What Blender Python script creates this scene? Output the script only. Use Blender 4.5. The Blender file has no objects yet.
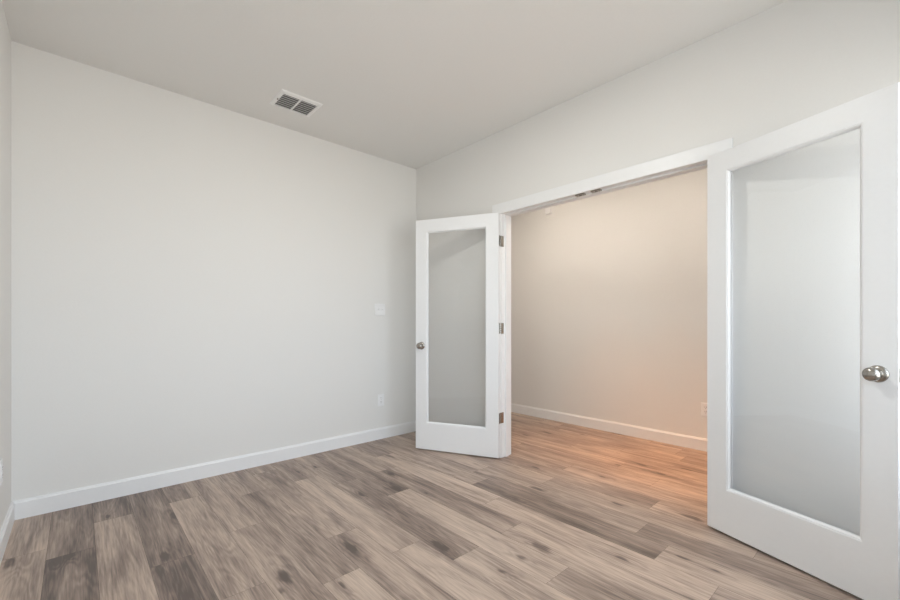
import bpy, bmesh, math, random
from mathutils import Vector, Matrix

S = bpy.context.scene
COL = S.collection
R = math.radians

# ------------------------------------------------------------------ sizes of the place (metres)
W, L, H = 3.89, 2.912, 2.743          # study: x 0..W, y -L..0, ceiling H
WT = 0.115                            # wall between study and hall
HY = 1.474                            # far hall wall
HX0, HX1 = -1.0, 4.6                  # hall ends
OX0, OX1, OZ = 1.170, 2.717, 2.047    # clear door opening
WIN = [(-2.62, -1.46), (-1.36, -0.20)]
WZ0, WZ1 = 0.62, 2.22

# ------------------------------------------------------------------ camera
cd = bpy.data.cameras.new('camera')
cam = bpy.data.objects.new('camera', cd)
COL.objects.link(cam)
cam.location = (3.4259, -2.6341, 1.1257)
cam.rotation_euler = (R(90), 0, R(47.7505))
cd.sensor_width = 36.0
cd.lens = 410.64 * 36.0 / 900.0
cd.shift_y = (323.48 - 300.0) / 900.0
cd.clip_start = 0.02
S.camera = cam

# ------------------------------------------------------------------ exposure
S.view_settings.view_transform = 'Standard'
S.view_settings.look = 'None'
S.view_settings.exposure = 0.04
S.view_settings.gamma = 1.0
S.view_settings.use_curve_mapping = False

# ------------------------------------------------------------------ sky outside the windows
wd = bpy.data.worlds.new('sky')
S.world = wd
wd.use_nodes = True
nt = wd.node_tree
nt.nodes.clear()
wo = nt.nodes.new('ShaderNodeOutputWorld')
bg = nt.nodes.new('ShaderNodeBackground')
tc = nt.nodes.new('ShaderNodeTexCoord')
sp = nt.nodes.new('ShaderNodeSeparateXYZ')
rp = nt.nodes.new('ShaderNodeValToRGB')
mr = nt.nodes.new('ShaderNodeMapRange')
mr.inputs[1].default_value = -1.0
mr.inputs[2].default_value = 1.0
nt.links.new(tc.outputs['Generated'], sp.inputs[0])
nt.links.new(sp.outputs['Z'], mr.inputs[0])
nt.links.new(mr.outputs[0], rp.inputs[0])
rp.color_ramp.elements[0].position = 0.44
SKY, GROUND = 6.3, 4.8
rp.color_ramp.elements[0].color = (GROUND, GROUND * .985, GROUND * .94, 1)
rp.color_ramp.elements[1].position = 0.53
rp.color_ramp.elements[1].color = (SKY * .79, SKY * .90, SKY * 1.02, 1)
nt.links.new(rp.outputs[0], bg.inputs[0])
bg.inputs[1].default_value = 1.0
nt.links.new(bg.outputs[0], wo.inputs[0])

# daylight enters through the two windows (portals only steer sampling of that sky)
for (a, b) in WIN:
    ld = bpy.data.lights.new('window_portal', 'AREA')
    ld.shape = 'RECTANGLE'
    ld.size, ld.size_y = WZ1 - WZ0, b - a
    ld.cycles.is_portal = True
    lo = bpy.data.objects.new('window_portal', ld)
    COL.objects.link(lo)
    lo.location = (W + 0.10, (a + b) / 2, (WZ0 + WZ1) / 2)
    lo.rotation_euler = (0, R(90), 0)

LAMP_STUDY = 100.0
LAMP_HALL = 168.0
SPOT_HALL = 125.0

# ------------------------------------------------------------------ materials
def nmat(name):
    m = bpy.data.materials.new(name)
    m.use_nodes = True
    return m, m.node_tree, m.node_tree.nodes['Principled BSDF']

def paint(name, col, rough=0.6, bump=0.0, scale=120.0, spec=0.5):
    m, t, p = nmat(name)
    tcn = t.nodes.new('ShaderNodeTexCoord')
    n = t.nodes.new('ShaderNodeTexNoise')
    n.inputs['Scale'].default_value = scale
    n.inputs['Detail'].default_value = 3.0
    t.links.new(tcn.outputs['Object'], n.inputs['Vector'])
    mx = t.nodes.new('ShaderNodeMix')
    mx.data_type = 'RGBA'
    mx.inputs[6].default_value = (col[0] * .985, col[1] * .985, col[2] * .985, 1)
    mx.inputs[7].default_value = (min(1, col[0] * 1.015), min(1, col[1] * 1.015), min(1, col[2] * 1.015), 1)
    t.links.new(n.outputs[0], mx.inputs[0])
    t.links.new(mx.outputs[2], p.inputs['Base Color'])
    p.inputs['Roughness'].default_value = rough
    p.inputs['Specular IOR Level'].default_value = spec
    if bump > 0:
        b = t.nodes.new('ShaderNodeBump')
        b.inputs['Strength'].default_value = bump
        b.inputs['Distance'].default_value = 0.002
        t.links.new(n.outputs[0], b.inputs['Height'])
        t.links.new(b.outputs[0], p.inputs['Normal'])
    return m

M_WALL = paint('wall_paint', (0.84, 0.832, 0.812), 0.75, 0.12, 90)
M_HALLWALL = M_WALL
M_CEIL = paint('ceiling_paint', (0.84, 0.832, 0.812), 0.85, 0.15, 70)
M_TRIM = paint('white_trim_paint', (0.90, 0.905, 0.91), 0.38, 0.02, 40)
M_DOOR = paint('white_door_paint', (0.90, 0.91, 0.92), 0.36, 0.03, 60)
M_PLASTIC = paint('white_plastic', (0.92, 0.92, 0.92), 0.35, 0.0, 50)
M_VENT = paint('white_vent_metal', (0.92, 0.92, 0.91), 0.45, 0.0, 50)
M_DUCT_SHADE = paint('duct_shade_grey', (0.22, 0.22, 0.215), 0.8, 0.0, 50)
M_DARK = paint('dark_duct', (0.06, 0.06, 0.06), 0.8, 0.0, 50)
M_SUB = paint('seam_dark', (0.09, 0.075, 0.065), 0.9, 0.0, 50)

def metal(name, col, rough):
    m, t, p = nmat(name)
    tcn = t.nodes.new('ShaderNodeTexCoord')
    n = t.nodes.new('ShaderNodeTexNoise')
    n.inputs['Scale'].default_value = 300
    t.links.new(tcn.outputs['Object'], n.inputs['Vector'])
    r_ = t.nodes.new('ShaderNodeMapRange')
    r_.inputs[3].default_value = rough - .04
    r_.inputs[4].default_value = rough + .04
    t.links.new(n.outputs[0], r_.inputs[0])
    t.links.new(r_.outputs[0], p.inputs['Roughness'])
    p.inputs['Base Color'].default_value = (*col, 1)
    p.inputs['Metallic'].default_value = 1.0
    return m

M_NICKEL = metal('satin_nickel', (0.42, 0.40, 0.37), 0.24)

def emit(name, col, power):
    m, t, p = nmat(name)
    p.inputs['Base Color'].default_value = (.8, .8, .8, 1)
    p.inputs['Emission Color'].default_value = (*col, 1)
    p.inputs['Emission Strength'].default_value = power
    return m

def glass(name, tint, k):
    m = bpy.data.materials.new(name)
    m.use_nodes = True
    t = m.node_tree
    t.nodes.clear()
    o = t.nodes.new('ShaderNodeOutputMaterial')
    tr = t.nodes.new('ShaderNodeBsdfTransparent')
    tr.inputs[0].default_value = (*tint, 1)
    gl = t.nodes.new('ShaderNodeBsdfGlossy')
    gl.inputs['Roughness'].default_value = 0.0
    gl.inputs['Color'].default_value = (1, 1, 1, 1)
    fr = t.nodes.new('ShaderNodeFresnel')
    fr.inputs[0].default_value = 1.5
    mm = t.nodes.new('ShaderNodeMath')
    mm.operation = 'MULTIPLY'
    mm.inputs[1].default_value = k
    t.links.new(fr.outputs[0], mm.inputs[0])
    mx = t.nodes.new('ShaderNodeMixShader')
    t.links.new(mm.outputs[0], mx.inputs[0])
    t.links.new(tr.outputs[0], mx.inputs[1])
    t.links.new(gl.outputs[0], mx.inputs[2])
    t.links.new(mx.outputs[0], o.inputs[0])
    return m

M_GLASS = glass('clear_glass', (0.998, 0.999, 0.998), 0.55)

def wood():
    m, t, p = nmat('vinyl_plank')
    N, K = t.nodes.new, t.links.new
    def math_(op, a, b=None, clamp=False):
        n = N('ShaderNodeMath'); n.operation = op; n.use_clamp = clamp
        for i, v in enumerate((a, b)):
            if v is None: continue
            if hasattr(v, 'is_linked'): K(v, n.inputs[i])
            else: n.inputs[i].default_value = v
        return n.outputs[0]
    tone = N('ShaderNodeAttribute'); tone.attribute_name = 'tone'
    seed = N('ShaderNodeAttribute'); seed.attribute_name = 'seed'
    uv = N('ShaderNodeUVMap'); uv.uv_map = 'plank'
    sx = N('ShaderNodeSeparateXYZ'); K(uv.outputs[0], sx.inputs[0])
    U, V = sx.outputs[0], sx.outputs[1]
    SD = seed.outputs['Fac']
    def vec(us, vs, ss):
        c = N('ShaderNodeCombineXYZ')
        K(math_('MULTIPLY', U, us), c.inputs[0]); K(math_('MULTIPLY', V, vs), c.inputs[1]); K(math_('MULTIPLY', SD, ss), c.inputs[2])
        return c.outputs[0]
    def noise(v, detail=4, rough=.55, dist=0.0):
        n = N('ShaderNodeTexNoise'); n.inputs['Scale'].default_value = 1.0
        n.inputs['Detail'].default_value = detail; n.inputs['Roughness'].default_value = rough
        n.inputs['Distortion'].default_value = dist
        K(v, n.inputs['Vector']); return n.outputs[0]
    smoky = noise(vec(1.25, 9.5, 91.7), 4, .55, .5)
    streak = noise(vec(1.8, 42.0, 37.3), 6, .68, .7)
    grain = noise(vec(7.0, 150.0, 17.9), 4, .6, 0)
    # knots: distance to the (up to two) knots of this board, in a frame stretched along the grain
    wobn = noise(vec(9.0, 22.0, 11.3), 2, .5, 0)
    gauss, cores = [], []
    for nm in ('knot_a', 'knot_b'):
        at = N('ShaderNodeAttribute'); at.attribute_name = nm
        sk = N('ShaderNodeSeparateXYZ'); K(at.outputs['Vector'], sk.inputs[0])
        du = math_('MULTIPLY', math_('SUBTRACT', U, sk.outputs[0]), .34)
        dv = math_('SUBTRACT', V, sk.outputs[1])
        d = math_('SQRT', math_('ADD', math_('MULTIPLY', du, du), math_('MULTIPLY', dv, dv)))
        d = math_('DIVIDE', d, sk.outputs[2])
        d = math_('ADD', d, math_('MULTIPLY', math_('SUBTRACT', wobn, .5), .055))
        g = N('ShaderNodeMapRange'); g.interpolation_type = 'SMOOTHSTEP'
        g.inputs[1].default_value = 0.0; g.inputs[2].default_value = .085; g.inputs[3].default_value = 1.0; g.inputs[4].default_value = 0.0
        K(d, g.inputs[0]); gauss.append(g.outputs[0])
        c = N('ShaderNodeMapRange'); c.interpolation_type = 'SMOOTHSTEP'
        c.inputs[1].default_value = .004; c.inputs[2].default_value = .026; c.inputs[3].default_value = 1.0; c.inputs[4].default_value = 0.0
        K(d, c.inputs[0]); cores.append(c.outputs[0])
    halo = math_('MAXIMUM', gauss[0], gauss[1])
    core = math_('MAXIMUM', cores[0], cores[1])
    # cathedral growth rings: contour lines of a slow noise field that bends round the knots
    field = math_('ADD', noise(vec(.75, 7.0, 53.1), 3, .5, .35), math_('MULTIPLY', halo, .10))
    ring = math_('SINE', math_('MULTIPLY', field, 95.0))
    mask = noise(vec(1.1, 6.0, 29.7), 2, .5, 0)
    ring = math_('MULTIPLY', ring, mask)
    f = math_('ADD', math_('MULTIPLY', tone.outputs['Fac'], .66), .17)
    f = math_('ADD', f, math_('MULTIPLY', math_('SUBTRACT', smoky, .5), 1.18))
    f = math_('ADD', f, math_('MULTIPLY', math_('SUBTRACT', streak, .5), .85))
    f = math_('ADD', f, math_('MULTIPLY', math_('SUBTRACT', grain, .5), .75))
    f = math_('ADD', f, math_('MULTIPLY', ring, .12))
    f = math_('SUBTRACT', f, math_('MULTIPLY', halo, .13))
    f = math_('SUBTRACT', f, math_('MULTIPLY', core, .44), True)
    rmp = N('ShaderNodeValToRGB')
    e = rmp.color_ramp.elements
    e[0].position = 0.0; e[0].color = WOOD_RAMP[0]
    e[1].position = 1.0; e[1].color = WOOD_RAMP[3]
    a = e.new(.35); a.color = WOOD_RAMP[1]
    a = e.new(.68); a.color = WOOD_RAMP[2]
    K(f, rmp.inputs[0]); K(rmp.outputs[0], p.inputs['Base Color'])
    rr = N('ShaderNodeMapRange'); rr.inputs[3].default_value = .34; rr.inputs[4].default_value = .50
    K(streak, rr.inputs[0]); K(rr.outputs[0], p.inputs['Roughness'])
    b = N('ShaderNodeBump'); b.inputs['Strength'].default_value = .25; b.inputs['Distance'].default_value = .0008
    K(grain, b.inputs['Height']); K(b.outputs[0], p.inputs['Normal'])
    return m

WOOD_RAMP = [(0.112, 0.082, 0.069, 1), (0.275, 0.205, 0.168, 1), (0.478, 0.370, 0.300, 1), (0.625, 0.495, 0.403, 1)]
M_WOOD = wood()

# ------------------------------------------------------------------ mesh helpers
def box(bm, x0, x1, y0, y1, z0, z1, mi=0):
    vs = [bm.verts.new((x, y, z)) for z in (z0, z1) for y in (y0, y1) for x in (x0, x1)]
    for q in ((0, 2, 3, 1), (4, 5, 7, 6), (0, 1, 5, 4), (2, 6, 7, 3), (0, 4, 6, 2), (1, 3, 7, 5)):
        f = bm.faces.new([vs[i] for i in q]); f.material_index = mi
    return vs

def lathe(bm, prof, axis='Y', seg=32, origin=(0, 0, 0), flip=1):
    """prof: list of (radius, height) along the axis"""
    rings = []
    o = Vector(origin)
    for r, h in prof:
        ring = []
        for k in range(seg):
            a = 2 * math.pi * k / seg
            c, s = r * math.cos(a), r * math.sin(a)
            v = {'Y': (c, h * flip, s), 'Z': (c, s, h * flip), 'X': (h * flip, c, s)}[axis]
            ring.append(bm.verts.new(o + Vector(v)))
        rings.append(ring)
    for a, b in zip(rings, rings[1:]):
        for k in range(seg):
            bm.faces.new((a[k], a[(k + 1) % seg], b[(k + 1) % seg], b[k]))
    bm.faces.new(rings[0]); bm.faces.new(rings[-1])

def extrude_profile(bm, prof, p0, p1, out):
    """prof: (out, up) points; swept from p0 to p1, 'out' is the horizontal direction away from the wall"""
    p0, p1, out = Vector(p0), Vector(p1), Vector(out)
    A = [bm.verts.new(p0 + out * o + Vector((0, 0, u))) for o, u in prof]
    B = [bm.verts.new(p1 + out * o + Vector((0, 0, u))) for o, u in prof]
    n = len(prof)
    for k in range(n):
        bm.faces.new((A[k], A[(k + 1) % n], B[(k + 1) % n], B[k]))
    bm.faces.new(A); bm.faces.new(B)

def obj(name, bm, mats, parent=None, bevel=0.0, smooth=False, seg=2):
    bmesh.ops.recalc_face_normals(bm, faces=bm.faces)
    me = bpy.data.meshes.new(name)
    bm.to_mesh(me); bm.free()
    for m in (mats if isinstance(mats, (list, tuple)) else [mats]):
        me.materials.append(m)
    o = bpy.data.objects.new(name, me)
    COL.objects.link(o)
    if parent: o.parent = parent
    if smooth:
        for pz in me.polygons: pz.use_smooth = True
    if bevel > 0:
        b = o.modifiers.new('bevel', 'BEVEL')
        b.width = bevel; b.segments = seg; b.limit_method = 'ANGLE'; b.angle_limit = R(40)
    return o

def struct(o):
    o['kind'] = 'structure'
    return o

def thing(name, label, cat, loc, rotz=0.0, group=None):
    o = bpy.data.objects.new(name, None)
    o.empty_display_size = .05
    COL.objects.link(o)
    o.location = loc; o.rotation_euler = (0, 0, rotz)
    o['label'] = label; o['category'] = cat
    if group: o['group'] = group
    return o

def B(): return bmesh.new()

# ------------------------------------------------------------------ floor of planks
rnd = random.Random(11)
PW, PL, Y0 = 0.179, 1.224, -2.386
joint = {-2: .69, -1: .363, 0: 1.10, 1: .34, 2: .99, 3: 1.746, 4: 1.405, 5: .52, 6: 1.99, 7: 2.39, 8: 1.98, 9: 1.674,
         10: 2.63, 11: 1.24, 12: 1.722, 13: 2.39, 14: 1.668, 15: 2.25, 16: 1.928, 17: 1.387, 18: 1.75, 19: 2.2}
tones = {-2: (.08, .04, .2), -1: (.04, .55, .45), 0: (.25, .04, .4), 1: (.30, .58, .5), 2: (.58, .44, .55), 3: (.56, .30, .6),  # lowest rows: boards' own dark tone plus dim-corner shade painted in
         4: (.62, .55, .5), 5: (.5, .68, .66), 6: (.46, .30, .70), 7: (.32, .70, .52), 8: (.52, .40, .5), 9: (.36, .78, .6),
         10: (.5, .48, .08), 11: (.6, .38, .36), 12: (.68, .60, .5), 13: (.52, .40, .72), 14: (.55, .45, .5), 15: (.6, .5, .62),
         16: (.5, .55, .45), 17: (.55, .42, .5), 18: (.5, .58, .45), 19: (.45, .5, .4)}
# knots of the boards: x, y, size
KNOTS = [(1.58, -1.95, 1), (1.03, -2.32, 1), (0.5, -0.67, 1), (1.13, -1.02, 1), (1.86, -1.28, 1), (1.76, -0.31, 1), (2.2, -0.9, 1), (0.6, -2.87, 1), (0.56, -2.21, 1), (2.04, 0.69, 1), (1.56, -1.62, 1), (0.85, -0.9, 0.55), (1.03, -1.25, 0.55), (0.83, -1.28, 0.55), (1.3, -0.92, 0.55), (1.52, -0.9, 0.55), (1.8, -1.79, 0.55), (1.76, -0.57, 0.55), (2.2, -1.21, 0.55), (2.19, -1.05, 0.55), (2.23, -0.56, 0.55), (2.53, -0.7, 0.55), (2.46, -0.54, 0.55), (1.95, 0.22, 0.55), (1.51, 0.02, 0.55), (1.91, 0.55, 0.55), (2.23, -0.14, 0.55), (2.86, -0.48, 0.55), (2.71, -0.48, 0.55), (2.94, -0.45, 0.55), (0.72, -2.7, 0.55), (0.71, -2.66, 0.55), (0.32, -2.5, 0.55), (1.67, -2.0, 0.55), (0.32, -1.25, 0.55), (0.35, -1.39, 0.55)]
bm = B()
uvl = bm.loops.layers.uv.new('plank')
tl = bm.faces.layers.float.new('tone')
sl = bm.faces.layers.float.new('seed')
kal = bm.faces.layers.float_vector.new('knot_a')
kbl = bm.faces.layers.float_vector.new('knot_b')
G = 0.0005
for k in range(-4, 23):
    ya, yb = Y0 + k * PW, Y0 + (k + 1) * PW
    ya_, yb_ = max(ya, -L), min(yb, HY)
    if yb_ - ya_ < .005: continue
    xa, xb = (0.0, W) if yb < 0.02 else (HX0, HX1)
    j = joint.get(k, rnd.uniform(0, PL))
    # reference joint index: the first joint right of x = 0.03
    n0 = math.floor((xa - j) / PL)
    x = j + n0 * PL
    base_i = math.floor((0.03 - j) / PL)
    i = n0
    while x < xb:
        x0, x1 = max(x, xa), min(x + PL, xb)
        if x1 - x0 > .004:
            idx = i - base_i
            tn = tones.get(k)
            tone = tn[idx] if tn and 0 <= idx < 3 else rnd.choice((.3, .45, .55, .65, .7))
            sd = rnd.random()
            vs = [bm.verts.new(c) for c in ((x0 + G, ya_ + G, 0), (x1 - G, ya_ + G, 0), (x1 - G, yb_ - G, 0), (x0 + G, yb_ - G, 0))]
            f = bm.faces.new(vs)
            f[tl] = tone; f[sl] = sd * 10
            ks = [q for q in KNOTS if x0 < q[0] < x1 and ya_ < q[1] < yb_][:2]
            if not ks and (x0 > 2.9 or yb > .1 or yb < -2.7) and rnd.random() < .6:
                ks = [(rnd.uniform(x0, x1), rnd.uniform(ya_, yb_), rnd.choice((.5, .7, 1)))]
            while len(ks) < 2: ks.append((x - 50, ya, .5))
            for lay, q in zip((kal, kbl), ks):
                f[lay] = (q[0] - x + sd * 13.7, q[1] - ya + sd * 5.1, q[2])
            for lp in f.loops:
                lp[uvl].uv = (lp.vert.co.x - x + sd * 13.7, lp.vert.co.y - ya + sd * 5.1)
        x += PL; i += 1
box(bm, HX0, HX1, -L, HY, -0.05, -0.0025, 1)
me = bpy.data.meshes.new('floor'); bm.to_mesh(me); bm.free()
me.materials.append(M_WOOD); me.materials.append(M_SUB)
fl = bpy.data.objects.new('floor', me); COL.objects.link(fl); struct(fl)

# ------------------------------------------------------------------ walls and ceilings
def wall(name, boxes, m=M_WALL):
    bm = B()
    for b in boxes: box(bm, *b)
    return struct(obj(name, bm, m))

T = 0.15
Zb = -0.05
wall('wall_left', [(-T, 0, -L - T, 0, Zb, H)])
wall('wall_front', [(0, W + T, -L - T, -L, Zb, H)])
wall('wall_back', [(HX0, OX0 - .016, 0, WT, Zb, H), (OX1 + .016, HX1, 0, WT, Zb, H), (OX0 - .016, OX1 + .016, 0, WT, OZ + .016, H)])
ys = [-L, WIN[0][0], WIN[0][1], WIN[1][0], WIN[1][1], 0]
wall('wall_right', [(W, W + T, -L, ys[1], Zb, H), (W, W + T, ys[2], ys[3], Zb, H), (W, W + T, ys[4], 0, Zb, H),
                    (W, W + T, ys[1], ys[2], Zb, WZ0), (W, W + T, ys[1], ys[2], WZ1, H),
                    (W, W + T, ys[3], ys[4], Zb, WZ0), (W, W + T, ys[3], ys[4], WZ1, H)])
wall('wall_hall', [(HX0, HX1, HY, HY + T, Zb, H)])
wall('wall_hall_left', [(HX0 - T, HX0, 0, HY + T, Zb, H)])
wall('wall_hall_right', [(HX1, HX1 + T, 0, HY + T, Zb, H)])
wall('ceiling', [(-T, W + T, -L - T, 0.0, H, H + .12), (HX0 - T, HX1 + T, 0.0, HY + T, H, H + .12)], M_CEIL)

# ------------------------------------------------------------------ windows in the right wall
for n, (a, b) in enumerate(WIN):
    bm = B()
    fw = .045
    x0, x1 = W + .06, W + .12
    for (y0, y1, z0, z1) in ((a, a + fw, WZ0, WZ1), (b - fw, b, WZ0, WZ1), (a + fw, b - fw, WZ0, WZ0 + fw), (a + fw, b - fw, WZ1 - fw, WZ1),
                             (a + fw, b - fw, (WZ0 + WZ1) / 2 - .02, (WZ0 + WZ1) / 2 + .02)):
        box(bm, x0, x1, y0, y1, z0, z1)
    w = struct(obj('window_%d' % (n + 1), bm, M_TRIM, bevel=.003))
    bm = B(); box(bm, W + .088, W + .092, a + fw, b - fw, WZ0 + fw, WZ1 - fw)
    obj('window_pane', bm, M_GLASS, w)
    bm = B(); box(bm, W - .02, W + .06, a - .02, b + .02, WZ0 - .02, WZ0 + .001)
    struct(obj('window_sill', bm, M_TRIM, w, bevel=.004))

# ------------------------------------------------------------------ baseboards
BH, BT = 0.108, 0.014
prof = [(0, 0), (BT, 0), (BT, BH - .014), (BT - .004, BH - .008), (BT - .006, BH), (0, BH)]
def baseboard(name, runs):
    bm = B()
    for p0, p1, out in runs: extrude_profile(bm, prof, p0, p1, out)
    return struct(obj(name, bm, M_TRIM))
baseboard('baseboard_left', [((0, -L, 0), (0, 0, 0), (1, 0, 0))])
baseboard('baseboard_front', [((0, -L, 0), (W, -L, 0), (0, 1, 0))])
baseboard('baseboard_right', [((W, -L, 0), (W, 0, 0), (-1, 0, 0))])
CW, CT = 0.0885, 0.016
CX0, CX1 = OX0 - .004 - CW, OX1 + .004 + CW
CZ = OZ + .084
baseboard('baseboard_back', [((BT, 0, 0), (CX0, 0, 0), (0, -1, 0)), ((CX1, 0, 0), (W - BT, 0, 0), (0, -1, 0))])
baseboard('baseboard_hall', [((HX0, HY, 0), (HX1, HY, 0), (0, -1, 0))])
baseboard('baseboard_hall_near', [((HX0, WT, 0), (CX0, WT, 0), (0, 1, 0)), ((CX1, WT, 0), (HX1, WT, 0), (0, 1, 0))])

# ------------------------------------------------------------------ door casing and jamb
for n, (ya, yb) in enumerate(((-CT, 0), (WT, WT + CT))):
    bm = B()
    box(bm, CX0, CX0 + CW, ya, yb, 0, OZ - .003)
    box(bm, CX1 - CW, CX1, ya, yb, 0, OZ - .003)
    box(bm, CX0, CX1, ya, yb, OZ - .003, CZ)
    struct(obj('trim_%d' % (n + 1), bm, M_TRIM, bevel=.003))
bm = B()
box(bm, OX0 - .016, OX0, 0, WT, 0, OZ)
box(bm, OX1, OX1 + .016, 0, WT, 0, OZ)
box(bm, OX0 - .016, OX1 + .016, 0, WT, OZ, OZ + .016)
jamb = struct(obj('trim_3', bm, M_TRIM, bevel=.0015))
for xx, d in ((OX0, 1), (OX1, -1)):
    for hz in (0.335, 1.085, 1.815):
        bm = B()
        a, b = sorted((xx - d * .001, xx + d * .0012))
        box(bm, a, b, -.004, .024, hz - .045, hz + .045)
        struct(obj('hinge_leaf', bm, M_NICKEL, jamb, bevel=.0005))
bm = B()
s0, s1, sd = .042, .078, .011
box(bm, OX0, OX0 + sd, s0, s1, 0, OZ)
box(bm, OX1 - sd, OX1, s0, s1, 0, OZ)
box(bm, OX0 + sd, OX1 - sd, s0, s1, OZ - sd, OZ)
struct(obj('trim_4', bm, M_TRIM, bevel=.002))

# ball-catch strike plates under the head jamb, one for each door
for xc, lab in ((1.885, 'small dark metal strike plate under the door head, the one nearer the left glass door'),
                (2.005, 'small dark metal strike plate under the door head, the one nearer the right glass door')):
    t = thing('strike_plate', lab, 'strike plate', (xc, .021, OZ), 0, 'strike plates under the door head')
    bm = B(); box(bm, -.034, .034, -.015, .015, -.011, 0); obj('plate', bm, M_NICKEL, t, bevel=.001)
    bm = B(); lathe(bm, [(.0085, -.0116), (.0085, -.0095)], 'Z', 20); obj('catch_hole', bm, M_DARK, t)
    for sx_ in (-.024, .024):
        bm = B(); lathe(bm, [(.0035, -.012), (.0035, -.010)], 'Z', 12, (sx_, 0, 0)); obj('screw', bm, M_NICKEL, t)

# ------------------------------------------------------------------ french doors
DW, DZ0, DZ1, DT = 0.762, 0.012, 2.044, 0.035
PY, PX = 0.012, 0.004                   # pin to the leaf
SW, RZ0, RZ1 = 0.1055, 0.244, 1.938      # stile width, glazed opening bottom and top
HINGES = (0.335, 1.085, 1.815)

def french_door(sgn, label, knob_label, loc, ang):
    t = thing('french_door', label, 'door', loc, ang, 'pair of glass doors to the hall')
    X = lambda s: sgn * (PX + s)
    def bx(bm, s0, s1, y0, y1, z0, z1):
        a, b = sorted((X(s0), X(s1)))
        box(bm, a, b, y0, y1, z0, z1)
    ya, yb = PY, PY + DT
    # one welded frame: outer slab with the opening cut through it
    bm = B()
    def ring(y):
        o = [bm.verts.new((X(s), y, z)) for s, z in ((0, DZ0), (DW, DZ0), (DW, DZ1), (0, DZ1))]
        i = [bm.verts.new((X(s), y, z)) for s, z in ((SW, RZ0), (DW - SW, RZ0), (DW - SW, RZ1), (SW, RZ1))]
        return o, i
    o0, i0 = ring(ya); o1, i1 = ring(yb)
    for k in range(4):
        q = (k + 1) % 4
        bm.faces.new((o0[k], o0[q], i0[q], i0[k])); bm.faces.new((o1[k], o1[q], i1[q], i1[k]))
        bm.faces.new((o0[k], o0[q], o1[q], o1[k])); bm.faces.new((i0[k], i0[q], i1[q], i1[k]))
    obj('door_frame', bm, M_DOOR, t, bevel=.0015)
    # glazing beads: sloped moulding round the glass, on both faces
    for face, mid in ((ya, ya + .013), (yb, yb - .013)):
        bm = B()
        bw = .013
        def rect(off, y):
            return [bm.verts.new((X(s), y, z)) for s, z in ((SW + off, RZ0 + off), (DW - SW - off, RZ0 + off), (DW - SW - off, RZ1 - off), (SW + off, RZ1 - off))]
        d = 1 if mid > face else -1
        loops = [rect(0, face + d * .003), rect(.005, face + d * .003), rect(bw, mid), rect(bw, mid + d * .002), rect(0, mid + d * .002)]
        for a, b in zip(loops, loops[1:] + loops[:1]):
            for k in range(4):
                q = (k + 1) % 4
                bm.faces.new((a[k], a[q], b[q], b[k]))
        obj('glazing_bead', bm, M_DOOR, t)
    bm = B(); bx(bm, SW + .004, DW - SW - .004, (ya + yb) / 2 - .002, (ya + yb) / 2 + .002, RZ0 + .004, RZ1 - .004)
    obj('glass_pane', bm, M_GLASS, t)
    # knobs on both faces, with their roses
    ks, kz = .704, .928
    for face, d in ((ya, -1), (yb, 1)):
        o = (X(ks), face, kz)
        bm = B()
        lathe(bm, [(.033, 0), (.0335, .003), (.031, .007), (.022, .0105), (.014, .012)], 'Y', 36, o, d)
        rose = obj('door_rose', bm, M_NICKEL, t, smooth=True)
        bm = B()
        pr = [(.0115, .010), (.0115, .022), (.0135, .027), (.0205, .032), (.0255, .038), (.0275, .045), (.0268, .052), (.0238, .058), (.018, .0625), (.010, .0652), (.003, .066)]
        lathe(bm, pr, 'Y', 36, o, d)
        kn = obj('door_knob', bm, M_NICKEL, t, smooth=True)
        if knob_label: kn['label'] = knob_label
    bm = B(); bx(bm, DW - .001, DW + .0012, (ya + yb) / 2 - .0125, (ya + yb) / 2 + .0125, kz - .028, kz + .028)
    obj('latch_plate', bm, M_NICKEL, t, bevel=.0008)
    # hinges
    for hz in HINGES:
        bm = B()
        bx(bm, -.0022, .0004, ya + .001, ya + .029, hz - .045, hz + .045)
        lf = obj('hinge', bm, M_NICKEL, t, bevel=.001)
        for k in range(5):
            z0 = hz - .045 + k * .018
            bm = B(); lathe(bm, [(.0062, z0 + .0006), (.0062, z0 + .0174)], 'Z', 16)
            obj('hinge_knuckle', bm, M_NICKEL, lf, smooth=False)
        for (yy, zz) in ((.008, -.03), (.021, 0), (.008, .03)):
            bm = B(); lathe(bm, [(.0035, 0), (.0035, .0012)], 'X', 12, (X(-.0022), ya + yy, hz + zz), -sgn)
            obj('screw', bm, M_DARK, lf)
    return t

french_door(1, 'white full-glass french door standing open near the left wall, hinges showing on its right edge', None,
            (OX0 - .002, -PY, 0), -R(153.8))
french_door(-1, 'large white full-glass french door in the right foreground, silver knob at its right side', None,
            (OX1 - .002, -PY, 0), R(159.6))

# ------------------------------------------------------------------ wall plates
def plate_base(t, w, h, mat=M_PLASTIC):
    # local frame: x across, y out of the wall, z up
    bm = B(); box(bm, -w / 2, w / 2, 0, .006, -h / 2, h / 2)
    return obj('cover_plate', bm, mat, t, bevel=.003)

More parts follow.
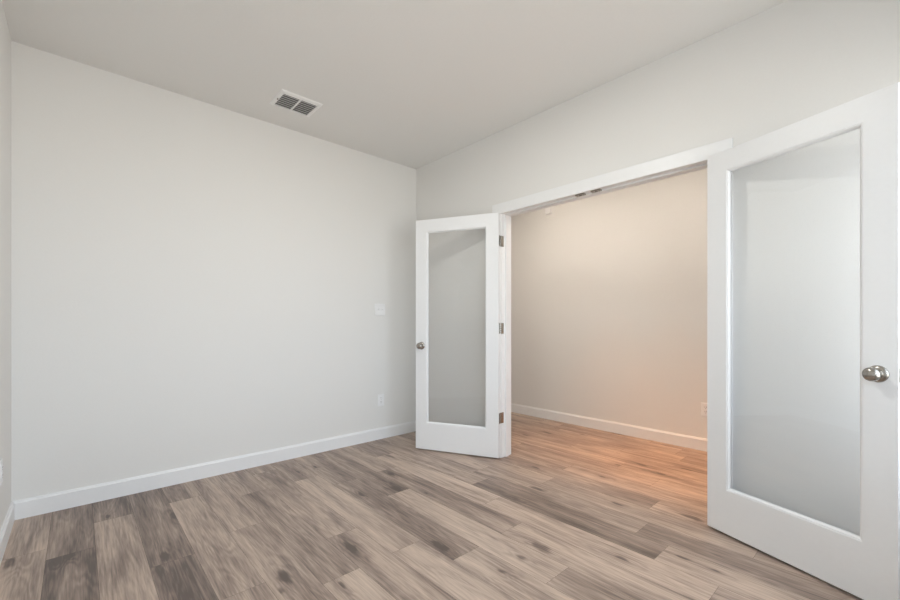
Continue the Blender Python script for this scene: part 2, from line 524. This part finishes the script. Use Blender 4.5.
def outlet(label, loc, rotz):
    t = thing('wall_outlet', label, 'outlet', loc, rotz)
    plate_base(t, .072, .116)
    for dz in (-.0195, .0195):
        bm = B()
        pts = []
        for k in range(24):
            a = 2 * math.pi * k / 24
            pts.append((max(-.0145, min(.0145, .0172 * math.cos(a))), .0172 * math.sin(a)))
        A = [bm.verts.new((x, .004, z + dz)) for x, z in pts]; C = [bm.verts.new((x, .0078, z + dz)) for x, z in pts]
        for k in range(24): bm.faces.new((A[k], A[(k + 1) % 24], C[(k + 1) % 24], C[k]))
        bm.faces.new(A); bm.faces.new(C)
        r_ = obj('receptacle', bm, M_PLASTIC, t)
        for dx, hh in ((-.0064, .0085), (.0064, .0072)):
            bm = B(); box(bm, dx - .0011, dx + .0011, .0070, .0081, dz + .002 - hh / 2, dz + .004 + hh / 2); obj('slot', bm, M_DARK, r_)
        bm = B(); lathe(bm, [(.0024, .0070), (.0024, .0081)], 'Y', 12, (0, 0, dz - .0095)); obj('ground_hole', bm, M_DARK, r_)
    bm = B(); lathe(bm, [(.003, .005), (.003, .0068)], 'Y', 12); obj('screw', bm, M_PLASTIC, t)
    return t

t = thing('light_switch', 'white two-gang toggle switch plate on the left wall, above the outlet', 'light switch', (0, -.447, 1.26), -R(90))
plate_base(t, .117, .116)
for dx in (-.023, .023):
    bm = B(); box(bm, dx - .0055, dx + .0055, .004, .0068, -.0125, .0125); sw = obj('toggle_slot', bm, M_PLASTIC, t, bevel=.0008)
    bm = B()
    A = [bm.verts.new(c) for c in ((dx - .004, .0066, -.006), (dx + .004, .0066, -.006), (dx + .004, .0066, .006), (dx - .004, .0066, .006))]
    C = [bm.verts.new(c) for c in ((dx - .0033, .0175, .006), (dx + .0033, .0175, .006), (dx + .0033, .0165, .011), (dx - .0033, .0165, .011))]
    for k in range(4): bm.faces.new((A[k], A[(k + 1) % 4], C[(k + 1) % 4], C[k]))
    bm.faces.new(A); bm.faces.new(C)
    obj('toggle', bm, M_PLASTIC, sw, bevel=.0008)
    for dz in (-.03, .03):
        bm = B(); lathe(bm, [(.003, .005), (.003, .0068)], 'Y', 12, (dx, 0, dz)); obj('screw', bm, M_PLASTIC, t)

outlet('white outlet low on the left wall, under the light switch', (0, -.437, .378), -R(90))
outlet('white outlet low on the hall wall, half hidden behind the right door', (2.262, HY, .366), R(180))
outlet('white outlet at the far left edge of the photo, on the narrow sliver of wall', (.462, -L, .40), 0)

# door chime high on the hall wall
t = thing('door_chime', 'small white box high on the hall wall, just under the door head', 'door chime', (.637, HY, 2.47), R(180))
bm = B(); box(bm, -.036, .036, 0, .03, -.065, .065); obj('cover', bm, M_PLASTIC, t, bevel=.006)
bm = B(); box(bm, -.040, .040, 0, .006, -.069, .069); obj('back_plate', bm, M_PLASTIC, t, bevel=.002)

# ------------------------------------------------------------------ ceiling air vent
VX0, VX1, VY0, VY1 = .300, .553, -1.588, -1.290
t = thing('ceiling_vent', 'white louvred air vent on the ceiling near the left wall', 'air vent', ((VX0 + VX1) / 2, (VY0 + VY1) / 2, H))
hx, hy = (VX1 - VX0) / 2, (VY1 - VY0) / 2
ia, ib, iy = -.108, .086, .122
bm = B()
def rl(px, py, z): return [bm.verts.new((sx_ * px, sy_ * py, z)) for sx_, sy_ in ((-1, -1), (1, -1), (1, 1), (-1, 1))]
lps = [rl(hx, hy, 0), rl(hx, hy, -.002), rl(hx - .008, hy - .008, -.008), [bm.verts.new((q[0], q[1], -.008)) for q in ((ia, -iy), (ib, -iy), (ib, iy), (ia, iy))],
       [bm.verts.new((q[0], q[1], 0)) for q in ((ia, -iy), (ib, -iy), (ib, iy), (ia, iy))]]
for a, b in zip(lps, lps[1:]):
    for k in range(4): bm.faces.new((a[k], a[(k + 1) % 4], b[(k + 1) % 4], b[k]))
box(bm, ia, ib, -.006, .006, -.008, -.0005)
obj('vent_frame', bm, M_VENT, t)
bm = B(); box(bm, ia - .004, ib + .004, -iy - .004, iy + .004, -.0012, -.0003); obj('duct_shade_sheet', bm, M_DUCT_SHADE, t)  # flat sheet, its grey stands in for the shade between the slats
NS = 7
for half in (-1, 1):
    for k in range(NS):
        xc = ia + (k + .5) * (ib - ia) / NS
        bm = B()
        y0, y1 = sorted((half * .006, half * iy))
        a = R(-35)
        dx, dz = .0150 * math.cos(a), .0085 * math.sin(a)
        zc = -.0068
        vs = []
        for y in (y0, y1):
            for (sx_, th) in ((-1, 0), (1, 0), (1, 1), (-1, 1)):
                vs.append(bm.verts.new((xc + sx_ * dx * .5, y, zc + sx_ * dz * .5 + th * .0012)))
        for q in ((0, 1, 2, 3), (4, 5, 6, 7), (0, 1, 5, 4), (1, 2, 6, 5), (2, 3, 7, 6), (3, 0, 4, 7)): bm.faces.new([vs[i] for i in q])
        obj('slat', bm, M_VENT, t)
bm = B(); box(bm, -.006, .006, -hy + .012, -hy + .018, -.018, -.008); obj('damper_lever', bm, M_NICKEL, t, bevel=.001)

# ------------------------------------------------------------------ ceiling lamps
def wafer(label, loc, r, col, power, light_col, watts):
    t = thing('ceiling_light', label, 'ceiling light', loc)
    bm = B(); lathe(bm, [(r, 0), (r, -.008), (r - .006, -.014), (r - .016, -.014), (r - .016, -.002)], 'Z', 48); obj('trim_ring', bm, M_TRIM, t)
    bm = B(); lathe(bm, [(r - .0165, -.004), (r - .0165, -.0125)], 'Z', 48); obj('diffuser', bm, emit('lit_diffuser', col, power), t)
    return t
def dome(label, loc, r, depth, col, power):
    t = thing('ceiling_light', label, 'ceiling light', loc)
    bm = B(); lathe(bm, [(r, 0), (r, -.010), (r - .004, -.012), (r - .012, -.012)], 'Z', 48); obj('base_ring', bm, M_TRIM, t)
    bm = B()
    rr = r - .006
    lathe(bm, [(rr * math.cos(a), -.010 - depth * math.sin(a)) for a in [k * math.pi / 2 / 12 for k in range(12)]] + [(.002, -.010 - depth)], 'Z', 48)
    obj('diffuser', bm, emit('lit_diffuser', col, power), t, smooth=True)
    return t
dome('round domed ceiling light at the middle of the study ceiling', (1.945, -1.456, H), .14, .005, (1, 1, .94), LAMP_STUDY)
wafer('round flush ceiling light over the hall, left of the doorway middle', (0.95, .48, H), .10, (1, .89, .77), LAMP_HALL, None, 0)
wafer('added round ceiling light over the hall, in front of the right half of the doorway', (2.2, .48, H), .10, (1, .89, .77), LAMP_HALL * .8, None, 0)  # added unseen lamp, evens out the light along the hall wall

# added downlights, unseen, put in to turn the hall floor orange
def downlight(label, loc, k):
    t = thing('added_downlight', label, 'ceiling light', loc)
    bm = B(); lathe(bm, [(.085, 0), (.085, -.004), (.066, -.006), (.062, -.002), (.058, .0)], 'Z', 40); obj('trim_ring', bm, M_TRIM, t)
    bm = B(); lathe(bm, [(.058, -.0015), (.058, -.0005)], 'Z', 40); obj('diffuser', bm, emit('warm_diffuser', (1, .5, .18), 1.0 if SPOT_HALL else 0), t)
    ld = bpy.data.lights.new('added_beam', 'SPOT')
    ld.energy = SPOT_HALL * k; ld.color = (1, .40, .08); ld.spot_size = R(46); ld.spot_blend = 1.0; ld.shadow_soft_size = .05
    lo = bpy.data.objects.new('added_beam', ld); COL.objects.link(lo); lo.parent = t; lo.location = (0, 0, -.02)
downlight('added warm downlight in the hall ceiling near its right end', (2.60, .86, H), 1.0)
downlight('added warm downlight in the hall ceiling, middle one of the row of three', (2.02, .86, H), .75)
downlight('added warm downlight in the hall ceiling near the left glass door', (1.44, .86, H), .75)
